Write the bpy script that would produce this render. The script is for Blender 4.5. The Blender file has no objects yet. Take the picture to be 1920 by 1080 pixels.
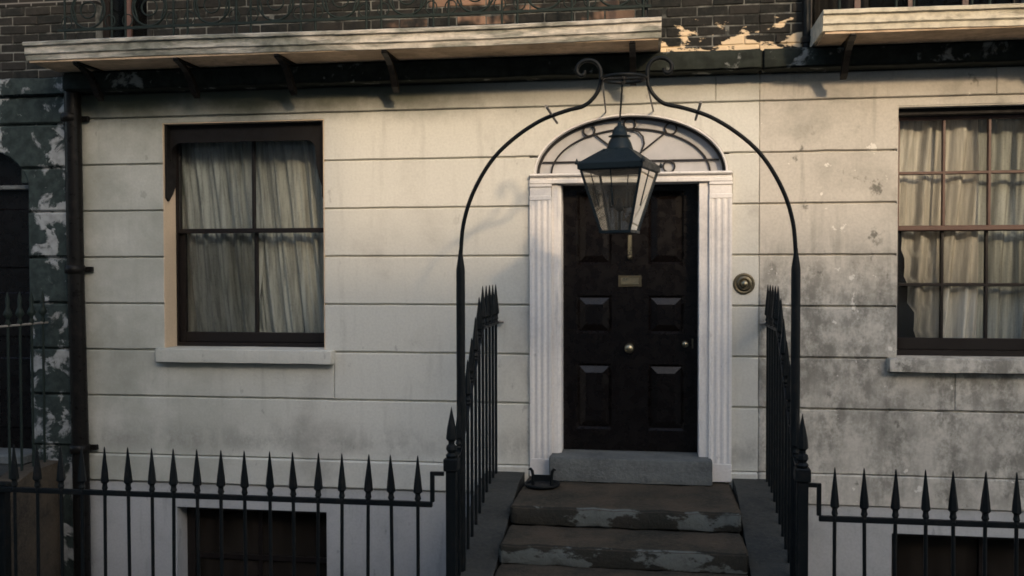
import bpy, bmesh, math, random
from mathutils import Vector, Matrix, noise
random.seed(7)
R = math.radians
scene = bpy.context.scene
C = scene.collection

# ------------------------------------------------------------------ camera
cam_d = bpy.data.cameras.new('camera'); cam = bpy.data.objects.new('camera', cam_d); C.objects.link(cam)
cam_d.sensor_width = 36.0; cam_d.angle = R(56.888); cam_d.clip_start = 0.05; cam_d.clip_end = 2000
yaw, pitch, roll = R(8.403), R(-1.296), R(-0.111)
fw = Vector((-math.sin(yaw)*math.cos(pitch), math.cos(yaw)*math.cos(pitch), math.sin(pitch)))
rt = fw.cross(Vector((0, 0, 1))).normalized(); up = rt.cross(fw)
r2 = math.cos(roll)*rt + math.sin(roll)*up; u2 = -math.sin(roll)*rt + math.cos(roll)*up
mw = Matrix((r2, u2, -fw)).transposed().to_4x4(); mw.translation = (0.163, -7.07, 2.006)
cam.matrix_world = mw
scene.camera = cam

# ------------------------------------------------------------------ sky, sun, exposure
SUN_X, SUN_Z = 0.50, 0.43                     # toward the sun per metre out from the facade
to_sun = Vector((SUN_X, -1.0, SUN_Z)).normalized()
elev = math.asin(to_sun.z)
world = bpy.data.worlds.new('World'); scene.world = world; world.use_nodes = True
wn = world.node_tree; bg = wn.nodes['Background']
sky = wn.nodes.new('ShaderNodeTexSky'); sky.sky_type = 'NISHITA'; sky.sun_disc = False
sky.sun_elevation = elev; sky.sun_rotation = math.atan2(to_sun.x, to_sun.y)
sky.air_density = 1.0; sky.dust_density = 2.5; sky.ozone_density = 0.6
wn.links.new(sky.outputs['Color'], bg.inputs['Color']); bg.inputs['Strength'].default_value = 0.15
sun_d = bpy.data.lights.new('sun', 'SUN'); sun_d.energy = 1.0; sun_d.angle = R(2.6); sun_d.color = (1.0, 0.74, 0.48)
sun = bpy.data.objects.new('sun', sun_d); C.objects.link(sun); sun.location = (6, -12, 12)
sun.rotation_euler = to_sun.to_track_quat('Z', 'Y').to_euler()
vs = scene.view_settings; vs.view_transform = 'Standard'; vs.look = 'None'; vs.gamma = 1.0; vs.use_curve_mapping = False
vs.exposure = 1.15
scene.cycles.filter_width = 1.7

# ------------------------------------------------------------------ materials
def nodes(name, rough=0.8, spec=0.3, metal=0.0):
    m = bpy.data.materials.new(name); m.use_nodes = True; nt = m.node_tree; b = nt.nodes['Principled BSDF']
    b.inputs['Roughness'].default_value = rough; b.inputs['Specular IOR Level'].default_value = spec; b.inputs['Metallic'].default_value = metal
    return m, nt, b
class G:                                         # small node-graph helper
    def __init__(s, nt): s.nt = nt; s.pos = nt.nodes.new('ShaderNodeNewGeometry').outputs['Position']
    def scale(s, v, xyz):
        n = s.nt.nodes.new('ShaderNodeVectorMath'); n.operation = 'MULTIPLY'; s.nt.links.new(v, n.inputs[0]); n.inputs[1].default_value = xyz; return n.outputs[0]
    def noise(s, scale, detail=6, rough=0.6, xyz=None, dist=0.0, off=(0, 0, 0)):
        v = s.pos
        if xyz: v = s.scale(v, xyz)
        if any(off):
            a = s.nt.nodes.new('ShaderNodeVectorMath'); s.nt.links.new(v, a.inputs[0]); a.inputs[1].default_value = off; v = a.outputs[0]
        n = s.nt.nodes.new('ShaderNodeTexNoise'); n.inputs['Scale'].default_value = scale; n.inputs['Detail'].default_value = detail
        n.inputs['Roughness'].default_value = rough; n.inputs['Distortion'].default_value = dist
        s.nt.links.new(v, n.inputs['Vector']); return n.outputs['Fac']
    def ramp(s, f, a, b, lo=0.0, hi=1.0):
        n = s.nt.nodes.new('ShaderNodeMapRange'); n.inputs[1].default_value = a; n.inputs[2].default_value = b
        n.inputs[3].default_value = lo; n.inputs[4].default_value = hi; n.interpolation_type = 'SMOOTHSTEP'; s.nt.links.new(f, n.inputs[0]); return n.outputs[0]
    def math(s, op, a, b):
        n = s.nt.nodes.new('ShaderNodeMath'); n.operation = op
        for i, v in enumerate((a, b)):
            if isinstance(v, (int, float)): n.inputs[i].default_value = v
            else: s.nt.links.new(v, n.inputs[i])
        return n.outputs[0]
    def sep(s):
        n = s.nt.nodes.new('ShaderNodeSeparateXYZ'); s.nt.links.new(s.pos, n.inputs[0]); return n.outputs
    def normal_z(s):
        n = s.nt.nodes.new('ShaderNodeNewGeometry'); q = s.nt.nodes.new('ShaderNodeSeparateXYZ'); s.nt.links.new(n.outputs['True Normal'], q.inputs[0]); return q.outputs[2]
    def rnd(s): return s.nt.nodes.new('ShaderNodeObjectInfo').outputs['Random']
    def mix(s, f, a, b):
        n = s.nt.nodes.new('ShaderNodeMix'); n.data_type = 'RGBA'
        if isinstance(f, (int, float)): n.inputs[0].default_value = f
        else: s.nt.links.new(f, n.inputs[0])
        for i, v in ((6, a), (7, b)):
            if isinstance(v, tuple): n.inputs[i].default_value = (*v, 1)
            else: s.nt.links.new(v, n.inputs[i])
        return n.outputs[2]
    def bump(s, b, h, strength=0.3, dist=0.01):
        n = s.nt.nodes.new('ShaderNodeBump'); n.inputs['Strength'].default_value = strength; n.inputs['Distance'].default_value = dist
        s.nt.links.new(h, n.inputs['Height']); s.nt.links.new(n.outputs[0], b.inputs['Normal'])
    def out(s, sock, b, name='Base Color'): s.nt.links.new(sock, b.inputs[name])

def stucco(name, base, dirt, a, b_, streak=0.35, chips=None, seed=0, low_dark=None, left_dark=None):
    m, nt, b = nodes(name, 0.9, 0.15); g = G(nt); o = (seed*7.3, 0, seed*3.1)
    big = g.noise(1.1, 9, 0.62, off=o); mid = g.noise(5.0, 8, 0.65, off=o); run = g.noise(2.2, 7, 0.6, xyz=(5, 5, 0.55), off=o); fine = g.noise(55, 4, 0.6)
    d = g.math('MAXIMUM', g.ramp(big, a, b_, 0, 0.8), g.math('MULTIPLY', g.ramp(run, 0.52, 0.72), streak))
    d = g.math('MULTIPLY', d, g.ramp(mid, 0.30, 0.62, 0.45, 1.0))
    col = g.mix(d, base, dirt)
    col = g.mix(g.math('MULTIPLY', g.ramp(fine, 0.35, 0.7), 0.13), col, tuple(c*0.6 for c in dirt))
    col = g.mix(g.math('MULTIPLY', g.rnd(), 0.16), col, tuple(c*0.45 for c in base))
    sc = g.noise(11.0, 5, 0.6, xyz=(1.0, 1.0, 0.55), off=(21+seed, 7, 3)); sr = g.noise(1.8, 3, 0.5, off=(5, 17+seed, 1))
    col = g.mix(g.math('MULTIPLY', g.math('MULTIPLY', g.ramp(sc, 0.63, 0.69), g.ramp(sr, 0.42, 0.56)), 0.42), col, tuple(c*0.7 for c in dirt))
    if left_dark:                                       # darker grey-green towards the left; balcony shade painted across the top band
        x = g.sep()[0]; t = g.math('MULTIPLY', g.ramp(x, left_dark[1], left_dark[0]), g.ramp(g.noise(1.7, 8, 0.62, off=(3, 3, 3)), 0.25, 0.7, 0.25, 1.0)); col = g.mix(g.math('MULTIPLY', t, 0.85), col, (0.26, 0.265, 0.215))
        balcony_shade = g.math('MULTIPLY', g.ramp(g.math('ADD', g.sep()[2], g.math('MULTIPLY', g.noise(2.1, 7, 0.65, off=(8, 1, 2)), 0.30)), 3.22, 3.50), g.ramp(x, -0.3, -1.8, 0.3, 1.0)); col = g.mix(g.math('MULTIPLY', balcony_shade, 0.92), col, (0.060, 0.068, 0.046))  # balcony's shade painted as a dark green gradient under it
    if low_dark:                                       # dark stains at the wall foot; on the right house darkening reaches higher
        z = g.sep()[2]; t = g.math('MULTIPLY', g.ramp(z, low_dark[0], low_dark[1]), g.ramp(z, low_dark[2], low_dark[-1] if len(low_dark) > 3 else low_dark[1]))
        t = g.math('MULTIPLY', t, g.math('MULTIPLY', g.ramp(g.noise(7.0 if chips else 4.0, 10, 0.76, xyz=(1, 1, 0.75), off=o), 0.38, 0.60), g.ramp(g.noise(1.5, 5, 0.6, xyz=(2.2, 2.2, 0.5), off=o), 0.34, 0.58, 0.25, 1.0))); col = g.mix(g.math('MULTIPLY', t, 0.72 if chips else 0.5), col, tuple(c*0.6 for c in dirt))
    if chips:                                      # flaked paint and dark scuffs
        ch = g.noise(9.0, 6, 0.6, off=(3+seed, 1, 5)); reg = g.noise(1.4, 3, 0.5, off=(9+seed, 0, 2))
        k = g.math('MULTIPLY', g.ramp(ch, 0.635, 0.665), g.ramp(reg, 0.42, 0.52))
        col = g.mix(k, col, chips[0])
        ch2 = g.noise(6.0, 7, 0.65, xyz=(1, 1, 0.8), off=(13+seed, 4, 8)); k2 = g.math('MULTIPLY', g.ramp(ch2, 0.60, 0.68), g.ramp(reg, 0.42, 0.55))
        col = g.mix(g.math('MULTIPLY', k2, 0.75), col, chips[1])
    g.out(col, b)
    h = g.math('ADD', g.math('MULTIPLY', mid, 0.8), g.math('MULTIPLY', fine, 0.3)); g.bump(b, h, 0.5, 0.008)
    return m
MAT = {}
MAT['stucco'] = stucco('stucco_cream', (0.655, 0.645, 0.58), (0.33, 0.315, 0.28), 0.50, 0.74, 0.30, low_dark=(0.50, 0.62, 0.85), left_dark=(-4.4, -1.9))
MAT['stucco_right'] = stucco('stucco_grimy', (0.60, 0.565, 0.495), (0.20, 0.195, 0.165), 0.47, 0.72, 0.45, chips=((0.72, 0.69, 0.62), (0.085, 0.085, 0.07)), seed=2, low_dark=(0.1, 0.5, 2.4, 1.75))
MAT['basement'] = stucco('basement_render', (0.50, 0.50, 0.49), (0.22, 0.23, 0.225), 0.45, 0.75, 0.55, seed=5)
MAT['reveal'] = stucco('warm_reveal', (0.66, 0.52, 0.37), (0.42, 0.33, 0.24), 0.5, 0.8, 0.2, seed=8)  # warm beige tone of the left window's reveals
MAT['white'] = stucco('white_gloss_paint', (0.82, 0.79, 0.75), (0.36, 0.36, 0.375), 0.46, 0.74, 0.6, seed=3)
MAT['white'].node_tree.nodes['Principled BSDF'].inputs['Roughness'].default_value = 0.5
def peeling(name, paint, under, lo, hi, sc, seed, xyz=None):
    m, nt, b = nodes(name, 0.85, 0.2); g = G(nt)
    n1 = g.noise(sc, 9, 0.62, xyz=xyz, dist=0.4, off=(seed, 0, seed*2)); n2 = g.noise(1.6, 3, 0.5, off=(seed*3, 0, 1)); v = g.noise(14, 6, 0.6)
    k = g.ramp(g.math('ADD', g.math('MULTIPLY', n1, 0.75), g.math('MULTIPLY', n2, 0.35)), lo, hi)
    u = g.mix(g.ramp(v, 0.3, 0.7), under, tuple(c*2.0 for c in under)); p = g.mix(g.ramp(v, 0.35, 0.75), paint, tuple(c*0.62 for c in paint))
    g.out(g.mix(k, u, p), b); g.bump(b, g.math('ADD', k, g.math('MULTIPLY', v, 0.5)), 0.5, 0.008); return m
MAT['peeling'] = peeling('peeling_paint', (0.36, 0.37, 0.36), (0.022, 0.030, 0.028), 0.555, 0.60, 4.2, 1.7)
MAT['course'] = peeling('weathered_cement', (0.25, 0.26, 0.24), (0.013, 0.016, 0.013), 0.625, 0.70, 7.0, 4.1)
MAT['soffit'] = peeling('soffit_bounce_tan', (0.62, 0.46, 0.31), (0.24, 0.18, 0.12), 0.40, 0.62, 2.2, 12.4)  # warm bounce light on the balcony underside is put into this tan
MAT['slab'] = peeling('weathered_stone_paint', (0.62, 0.57, 0.48), (0.14, 0.14, 0.115), 0.47, 0.61, 6.5, 6.6, (0.35, 1, 1.6))
MAT['slab_clean'] = peeling('cream_stone_paint', (0.66, 0.60, 0.46), (0.20, 0.18, 0.13), 0.41, 0.52, 6.0, 9.1, (0.4, 1, 1.6))
def brickmat():
    m, nt, b = nodes('soot_brick', 0.9, 0.15); g = G(nt); r = g.rnd(); n = g.noise(22, 6, 0.65); x, y, z = g.sep()
    c = g.mix(r, (0.012, 0.014, 0.013), (0.026, 0.024, 0.021)); c = g.mix(g.math('MULTIPLY', g.ramp(n, 0.35, 0.75), 0.7), c, (0.036, 0.034, 0.030))
    sun_warm = g.math('MULTIPLY', g.ramp(g.noise(1.9, 4, 0.6, off=(4.4, 0, 2)), 0.47, 0.56), g.ramp(r, 0.25, 0.5))  # pinkish bricks; the sunlit warm patch is painted in here
    sun_warm = g.math('MULTIPLY', sun_warm, g.math('MULTIPLY', g.ramp(x, -2.2, -1.4), g.ramp(x, 0.3, -0.3)))
    c = g.mix(g.math('MULTIPLY', sun_warm, 0.85), c, (0.30, 0.185, 0.125))
    g.out(lime(g, c, x, z), b); g.bump(b, n, 0.7, 0.006); return m
def lime(g, c, x, z):                             # old cream limewash clinging to the lowest bricks
    reg = g.math('MULTIPLY', g.ramp(z, 3.93, 3.60), g.ramp(x, 0.0, 0.28))
    k = g.math('MULTIPLY', g.ramp(g.math('ADD', g.noise(4.5, 7, 0.6, xyz=(1, 1, 2.2), off=(2.2, 0, 1.3)), g.math('MULTIPLY', reg, 0.22)), 0.695, 0.73), g.ramp(reg, 0.02, 0.2))
    return g.mix(k, c, (0.66, 0.52, 0.34))
MAT['brick'] = brickmat()
def mortarmat():
    m, nt, b = nodes('grey_mortar', 0.95, 0.1); g = G(nt); x, y, z = g.sep()
    c = g.mix(g.ramp(g.noise(6, 7, 0.65), 0.35, 0.65), (0.022, 0.024, 0.022), (0.17, 0.172, 0.155)); g.out(lime(g, c, x, z), b); g.bump(b, g.noise(60, 4), 0.5, 0.004); return m
MAT['mortar'] = mortarmat()
def upperbrick():                                 # brickwork above the courses that are built one by one
    m, nt, b = nodes('upper_brickwork', 0.9, 0.1); g = G(nt)
    t = nt.nodes.new('ShaderNodeTexBrick'); t.inputs['Scale'].default_value = 1.0; t.inputs['Brick Width'].default_value = 0.225; t.inputs['Row Height'].default_value = 0.073
    t.inputs['Mortar Size'].default_value = 0.006; t.inputs['Color1'].default_value = (0.014, 0.015, 0.014, 1); t.inputs['Color2'].default_value = (0.030, 0.027, 0.024, 1); t.inputs['Mortar'].default_value = (0.14, 0.135, 0.125, 1)
    x, y, z = g.sep(); c = nt.nodes.new('ShaderNodeCombineXYZ'); nt.links.new(x, c.inputs[0]); nt.links.new(z, c.inputs[1]); nt.links.new(c.outputs[0], t.inputs['Vector']); g.out(t.outputs['Color'], b); return m
MAT['upper'] = upperbrick()
def iron(name, col, rough, rust=0.25):
    m, nt, b = nodes(name, rough, 0.14); g = G(nt); n = g.noise(18, 6, 0.65); n2 = g.noise(90, 3, 0.6)
    c = g.mix(g.math('MULTIPLY', g.ramp(n, 0.5, 0.75), rust), col, (0.045, 0.035, 0.028)); g.out(c, b)
    g.out(g.ramp(n, 0.3, 0.7, rough-0.1, rough+0.15), b, 'Roughness'); g.bump(b, g.math('ADD', n, n2), 0.25, 0.003); return m
MAT['iron'] = iron('black_painted_iron', (0.006, 0.008, 0.009), 0.44)
MAT['green_iron'] = iron('dull_green_iron', (0.016, 0.024, 0.021), 0.6)
MAT['pipe'] = iron('black_cast_iron', (0.008, 0.0075, 0.007), 0.34, 0.3)
MAT['lantern'] = iron('blue_black_lantern_paint', (0.014, 0.022, 0.027), 0.36, 0.1)
MAT['grey_metal'] = iron('galvanised_bar', (0.27, 0.25, 0.22), 0.5)
def stone(name, c1, c2, c3, zpaint=None):
    m, nt, b = nodes(name, 0.85, 0.25); g = G(nt); n = g.noise(3.0, 9, 0.66); f = g.noise(38, 6, 0.7); e = g.noise(9, 7, 0.65, off=(5, 2, 1))
    c = g.mix(g.ramp(n, 0.35, 0.68), c1, c2); c = g.mix(g.math('MULTIPLY', g.ramp(f, 0.4, 0.75), 0.55), c, c3)
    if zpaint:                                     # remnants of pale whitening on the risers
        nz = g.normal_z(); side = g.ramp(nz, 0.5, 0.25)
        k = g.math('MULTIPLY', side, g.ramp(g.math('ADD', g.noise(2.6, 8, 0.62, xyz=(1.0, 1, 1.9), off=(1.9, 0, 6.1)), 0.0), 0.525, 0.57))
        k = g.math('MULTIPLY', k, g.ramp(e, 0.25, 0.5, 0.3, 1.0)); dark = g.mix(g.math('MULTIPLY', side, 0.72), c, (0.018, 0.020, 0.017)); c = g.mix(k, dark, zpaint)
    g.out(c, b); g.bump(b, g.math('ADD', g.math('MULTIPLY', e, 1.2), f), 0.9, 0.012); return m
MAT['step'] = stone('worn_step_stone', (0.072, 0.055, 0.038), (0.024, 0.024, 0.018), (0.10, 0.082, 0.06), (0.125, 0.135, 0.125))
MAT['kerb'] = stone('grey_kerb_stone', (0.052, 0.053, 0.047), (0.028, 0.031, 0.030), (0.075, 0.072, 0.062))
MAT['threshold'] = stone('threshold_stone', (0.15, 0.16, 0.155), (0.085, 0.092, 0.09), (0.20, 0.205, 0.195))
MAT['brown_stone'] = stone('brown_stone', (0.085, 0.066, 0.045), (0.035, 0.030, 0.024), (0.11, 0.09, 0.065))
MAT['pavement'] = stone('paving_stone', (0.22, 0.21, 0.195), (0.14, 0.135, 0.125), (0.25, 0.24, 0.22))
MAT['asphalt'] = stone('asphalt', (0.052, 0.05, 0.048), (0.04, 0.04, 0.04), (0.07, 0.068, 0.065))
MAT['facing'] = stone('pale_facing', (0.46, 0.43, 0.39), (0.36, 0.34, 0.31), (0.5, 0.48, 0.44))
def plain(name, col, rough, spec=0.5, metal=0.0, var=0.3, sc=12):
    m, nt, b = nodes(name, rough, spec, metal); g = G(nt); n = g.noise(sc, 6, 0.6)
    g.out(g.mix(g.math('MULTIPLY', g.ramp(n, 0.35, 0.7), var), col, tuple(c*0.5 for c in col)), b); g.out(g.ramp(n, 0.3, 0.7, max(0.03, rough-0.06), rough+0.12), b, 'Roughness'); g.bump(b, n, 0.08, 0.004); return m
MAT['door'] = plain('dark_door_gloss', (0.0035, 0.0022, 0.002), 0.25, 0.32, 0.0, 0.1)
MAT['sash'] = plain('dark_brown_paint', (0.013, 0.010, 0.009), 0.42, 0.3)
MAT['sash_red'] = plain('red_brown_paint', (0.105, 0.058, 0.044), 0.45, 0.4)
MAT['pelmet'] = plain('brown_black_shade', (0.011, 0.0095, 0.009), 0.6, 0.2)
MAT['brass'] = plain('old_brass', (0.36, 0.32, 0.22), 0.32, 0.5, 1.0, 0.4, 30)
MAT['dull_brass'] = plain('tarnished_brass', (0.17, 0.15, 0.105), 0.42, 0.5, 1.0, 0.5, 30)
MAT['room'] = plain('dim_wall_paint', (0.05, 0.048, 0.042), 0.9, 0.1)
MAT['fan_bar'] = plain('black_leadwork', (0.016, 0.015, 0.016), 0.5, 0.4)
def fanglass():
    m, nt, b = nodes('whitened_fanlight_glass', 0.22, 0.5); g = G(nt); n = g.noise(4, 6, 0.6)
    g.out(g.mix(g.ramp(n, 0.3, 0.75), (0.52, 0.515, 0.515), (0.40, 0.40, 0.405)), b); return m
MAT['fan_glass'] = fanglass()
def glass(name, tint, dirt, dcol, ior=1.5):
    m = bpy.data.materials.new(name); m.use_nodes = True; nt = m.node_tree; nt.nodes.clear(); N = nt.nodes.new
    o = N('ShaderNodeOutputMaterial'); t = N('ShaderNodeBsdfTransparent'); t.inputs[0].default_value = (*tint, 1); gl = N('ShaderNodeBsdfGlossy'); gl.inputs['Roughness'].default_value = 0.03
    gl.inputs['Color'].default_value = (0.9, 0.9, 0.9, 1); fr = N('ShaderNodeFresnel'); fr.inputs[0].default_value = ior; mx = N('ShaderNodeMixShader'); d = N('ShaderNodeBsdfDiffuse'); d.inputs[0].default_value = (*dcol, 1); m2 = N('ShaderNodeMixShader')
    g = G(nt); nz = g.noise(3.0, 8, 0.65, xyz=(2, 2, 0.6)); k = g.ramp(nz, 0.35, 0.75, dirt*0.5, dirt*1.5)
    bp = N('ShaderNodeBump'); bp.inputs['Strength'].default_value = 0.05; bp.inputs['Distance'].default_value = 0.02; nt.links.new(g.noise(2.5, 2, 0.5), bp.inputs['Height']); nt.links.new(bp.outputs[0], gl.inputs['Normal'])
    L = nt.links.new; L(fr.outputs[0], mx.inputs[0]); L(t.outputs[0], mx.inputs[1]); L(gl.outputs[0], mx.inputs[2]); L(k, m2.inputs[0]); L(mx.outputs[0], m2.inputs[1]); L(d.outputs[0], m2.inputs[2]); L(m2.outputs[0], o.inputs[0]); return m
MAT['glass'] = glass('old_window_glass', (0.90, 0.92, 0.90), 0.05, (0.3, 0.3, 0.28))
MAT['lamp_glass'] = glass('sooty_lantern_glass', (0.86, 0.86, 0.82), 0.13, (0.45, 0.40, 0.32))
MAT['dusty_glass'] = glass('dusty_basement_glass', (0.4, 0.4, 0.38), 0.45, (0.05, 0.042, 0.035), 1.3)
MAT['dark_glass'] = glass('dark_window_glass', (0.5, 0.52, 0.52), 0.04, (0.06, 0.06, 0.06), 1.28)
def lace(name, col, gap, seed):
    m = bpy.data.materials.new(name); m.use_nodes = True; nt = m.node_tree; nt.nodes.clear(); N = nt.nodes.new; g = G(nt); L = nt.links.new
    o = N('ShaderNodeOutputMaterial'); d = N('ShaderNodeBsdfDiffuse'); tl = N('ShaderNodeBsdfTranslucent'); tp = N('ShaderNodeBsdfTransparent'); a = N('ShaderNodeMixShader'); b = N('ShaderNodeMixShader')
    s = g.noise(1.0, 5, 0.6, xyz=(26, 26, 1.3), off=(seed, 0, 0)); s2 = g.noise(70, 3, 0.6); c = g.mix(g.ramp(s, 0.34, 0.66), tuple(v*0.72 for v in col), col)
    L(c, d.inputs[0]); L(c, tl.inputs[0]); a.inputs[0].default_value = 0.3; L(d.outputs[0], a.inputs[1]); L(tl.outputs[0], a.inputs[2])
    k = g.math('ADD', g.ramp(s, 0.62, 0.35, 0, gap), g.ramp(s2, 0.5, 0.7, 0, gap*0.7)); L(k, b.inputs[0]); L(a.outputs[0], b.inputs[1]); L(tp.outputs[0], b.inputs[2]); L(b.outputs[0], o.inputs[0]); return m
MAT['net'] = lace('grey_net_curtain', (0.62, 0.63, 0.58), 0.20, 0)
MAT['lace'] = lace('cream_lace_curtain', (0.88, 0.83, 0.75), 0.10, 5)
MAT['pink'] = lace('pinkish_curtain', (0.52, 0.42, 0.38), 0.1, 9)

# ------------------------------------------------------------------ mesh helpers (world coordinates)
BASE = {}
def empty(name, loc, label=None, cat=None, group=None, parent=None):
    o = bpy.data.objects.new(name, None); o.empty_display_size = 0.1; C.objects.link(o)
    p = BASE[parent] if parent else Vector((0, 0, 0)); o.parent = parent; o.location = Vector(loc) - p; BASE[o] = Vector(loc); tag(o, label, cat, group); return o
def tag(o, label=None, cat=None, group=None, kind=None):
    for k, v in (('label', label), ('category', cat), ('group', group), ('kind', kind)):
        if v: o[k] = v
    return o
class MB:
    wn = False
    def __init__(s): s.v = []; s.f = []; s.sm = []
    def add(s, vs, fs, smooth=False):
        n = len(s.v); s.v += [Vector(v) for v in vs]; s.f += [[i+n for i in f] for f in fs]; s.sm += [smooth]*len(fs); return s
    def box(s, x0, x1, y0, y1, z0, z1, c=0.0):
        if c <= 0:
            vs = [(x, y, z) for x in (x0, x1) for y in (y0, y1) for z in (z0, z1)]
            return s.add(vs, [(0, 1, 3, 2), (4, 6, 7, 5), (0, 4, 5, 1), (2, 3, 7, 6), (0, 2, 6, 4), (1, 5, 7, 3)])
        bm = bmesh.new(); bmesh.ops.create_cube(bm, size=1)
        for v in bm.verts: v.co = Vector(((x0+x1)/2+v.co.x*(x1-x0), (y0+y1)/2+v.co.y*(y1-y0), (z0+z1)/2+v.co.z*(z1-z0)))
        bmesh.ops.bevel(bm, geom=bm.edges[:], offset=c, segments=1, affect='EDGES'); return s.bm(bm)
    def bm(s, bm, smooth=False):
        bm.verts.index_update(); s.add([v.co.copy() for v in bm.verts], [[v.index for v in f.verts] for f in bm.faces], smooth); bm.free(); return s
    def rough(s, x0, x1, y0, y1, z0, z1, cell=0.05, amp=0.006, c=0.012, seed=0):      # worn block: bevelled, subdivided, uneven
        bm = bmesh.new(); bmesh.ops.create_cube(bm, size=1)
        d = (x1-x0, y1-y0, z1-z0)
        for v in bm.verts: v.co = Vector(((x0+x1)/2+v.co.x*d[0], (y0+y1)/2+v.co.y*d[1], (z0+z1)/2+v.co.z*d[2]))
        bmesh.ops.bevel(bm, geom=bm.edges[:], offset=c, segments=2, affect='EDGES')
        for ax in range(3):
            n = max(1, int(d[ax]/cell))
            for k in range(1, n):
                co = [(x0+x1)/2, (y0+y1)/2, (z0+z1)/2]; co[ax] = (x0, y0, z0)[ax]+d[ax]*k/n; no = [0, 0, 0]; no[ax] = 1
                if min(co[ax]-(x0, y0, z0)[ax], (x1, y1, z1)[ax]-co[ax]) < c*1.2: continue
                bmesh.ops.bisect_plane(bm, geom=bm.verts[:]+bm.edges[:]+bm.faces[:], plane_co=co, plane_no=no)
        for v in bm.verts:
            q = v.co*7+Vector((seed*3.3, seed, 0)); v.co += Vector((noise.noise(q), noise.noise(q+Vector((31, 0, 0))), noise.noise(q+Vector((0, 47, 0)))))*amp + Vector((0, noise.noise(v.co*22)*amp*0.5, noise.noise(v.co*22+Vector((9, 9, 9)))*amp*0.5))
        s.wn = True; return s.bm(bm, True)
    def prism(s, poly, yf, yb, ch=0.0):           # polygon in XZ (counter-clockwise seen from the street), front at yf
        n = len(poly); ar = sum(poly[i][0]*poly[(i+1) % n][1]-poly[(i+1) % n][0]*poly[i][1] for i in range(n))
        if ar < 0: poly = poly[::-1]
        ins = poly
        if ch:
            ins = []
            for i in range(n):
                p0, p1, p2 = Vector(poly[i-1]), Vector(poly[i]), Vector(poly[(i+1) % n]); a = (p1-p0).normalized(); b = (p2-p1).normalized()
                na, nb = Vector((-a.y, a.x)), Vector((-b.y, b.x)); mm = na+nb; k = ch/max(0.35, 1+na.dot(nb)); ins.append(p1+mm*k)
        vs = [(p[0], yf, p[1]) for p in ins]+[(p[0], yf+ch, p[1]) for p in poly]+[(p[0], yb, p[1]) for p in poly]
        fs = [list(range(n))]
        for i in range(n):
            j = (i+1) % n
            if ch: fs.append((n+i, n+j, j, i))
            fs.append((2*n+i, 2*n+j, n+j, n+i))
        fs.append(list(range(3*n-1, 2*n-1, -1)))
        if not ch: pass
        return s.add(vs, fs)
    def prism_x(s, poly, x0, x1):                 # polygon in YZ, extruded along X
        n = len(poly); vs = [(x0, p[0], p[1]) for p in poly]+[(x1, p[0], p[1]) for p in poly]
        return s.add(vs, [list(range(n))[::-1], list(range(n, 2*n))]+[(i, (i+1) % n, n+(i+1) % n, n+i) for i in range(n)])
    def prism_z(s, poly, z0, z1):
        n = len(poly); vs = [(p[0], p[1], z0) for p in poly]+[(p[0], p[1], z1) for p in poly]
        return s.add(vs, [list(range(n))[::-1], list(range(n, 2*n))]+[(i, (i+1) % n, n+(i+1) % n, n+i) for i in range(n)])
    def tube(s, pts, r, n=8, square=False, closed=False):
        pts = [Vector(p) for p in pts]; m = len(pts); rs = r if isinstance(r, (list, tuple)) else [r]*m; vs = []; prev = None
        for i, p in enumerate(pts):
            if closed: t = (pts[(i+1) % m]-pts[i-1]).normalized()
            else: t = (pts[min(i+1, m-1)]-pts[max(i-1, 0)]).normalized()
            if prev is None: u = t.cross(Vector((0, 1, 0)) if abs(t.y) < 0.9 else Vector((1, 0, 0))).normalized()
            else: u = (prev-t*prev.dot(t)).normalized()
            prev = u; w = t.cross(u)
            for k in range(n):
                a = 2*math.pi*(k+0.5)/n; vs.append(p+(u*math.cos(a)+w*math.sin(a))*rs[i])
        fs = []
        for i in range(m if closed else m-1):
            j = (i+1) % m
            for k in range(n): fs.append((i*n+k, i*n+(k+1) % n, j*n+(k+1) % n, j*n+k))
        s.add(vs, fs, not square)
        if not closed: s.add(vs[:n], [list(range(n))[::-1]]); s.add(vs[-n:], [list(range(n))])
        return s
    def lathe(s, prof, c, n=16, axis='z', rot=0.0, smooth=True):   # profile of (radius, offset)
        vs = []; c = Vector(c)
        for r, h in prof:
            for k in range(n):
                a = 2*math.pi*k/n+rot; x, y = r*math.cos(a), r*math.sin(a)
                vs.append(c+(Vector((x, y, h)) if axis == 'z' else Vector((x, -h, y)) if axis == 'y' else Vector((h, x, y))))
        fs = [(i*n+k, i*n+(k+1) % n, (i+1)*n+(k+1) % n, (i+1)*n+k) for i in range(len(prof)-1) for k in range(n)]
        s.add(vs, fs, smooth); s.add(vs[:n], [list(range(n))[::-1]]); s.add(vs[-n:], [list(range(n))]); return s
    def build(s, name, mat, parent=None, loc=None, label=None, cat=None, group=None, kind=None):
        p = BASE[parent] if parent else Vector((0, 0, 0))
        if loc is None: loc = p if parent else Vector((0, 0, 0))
        loc = Vector(loc); me = bpy.data.meshes.new(name); me.from_pydata([v-loc for v in s.v], [], s.f)
        for po, sm in zip(me.polygons, s.sm): po.use_smooth = sm
        me.materials.append(MAT[mat] if isinstance(mat, str) else mat)
        bm = bmesh.new(); bm.from_mesh(me); bmesh.ops.recalc_face_normals(bm, faces=bm.faces); bm.to_mesh(me); bm.free(); me.update()
        o = bpy.data.objects.new(name, me); C.objects.link(o); o.parent = parent; o.location = loc-p; BASE[o] = loc
        if s.wn: w = o.modifiers.new('normals', 'WEIGHTED_NORMAL'); w.weight = 100; w.mode = 'FACE_AREA'
        return tag(o, label, cat, group, kind)
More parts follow.
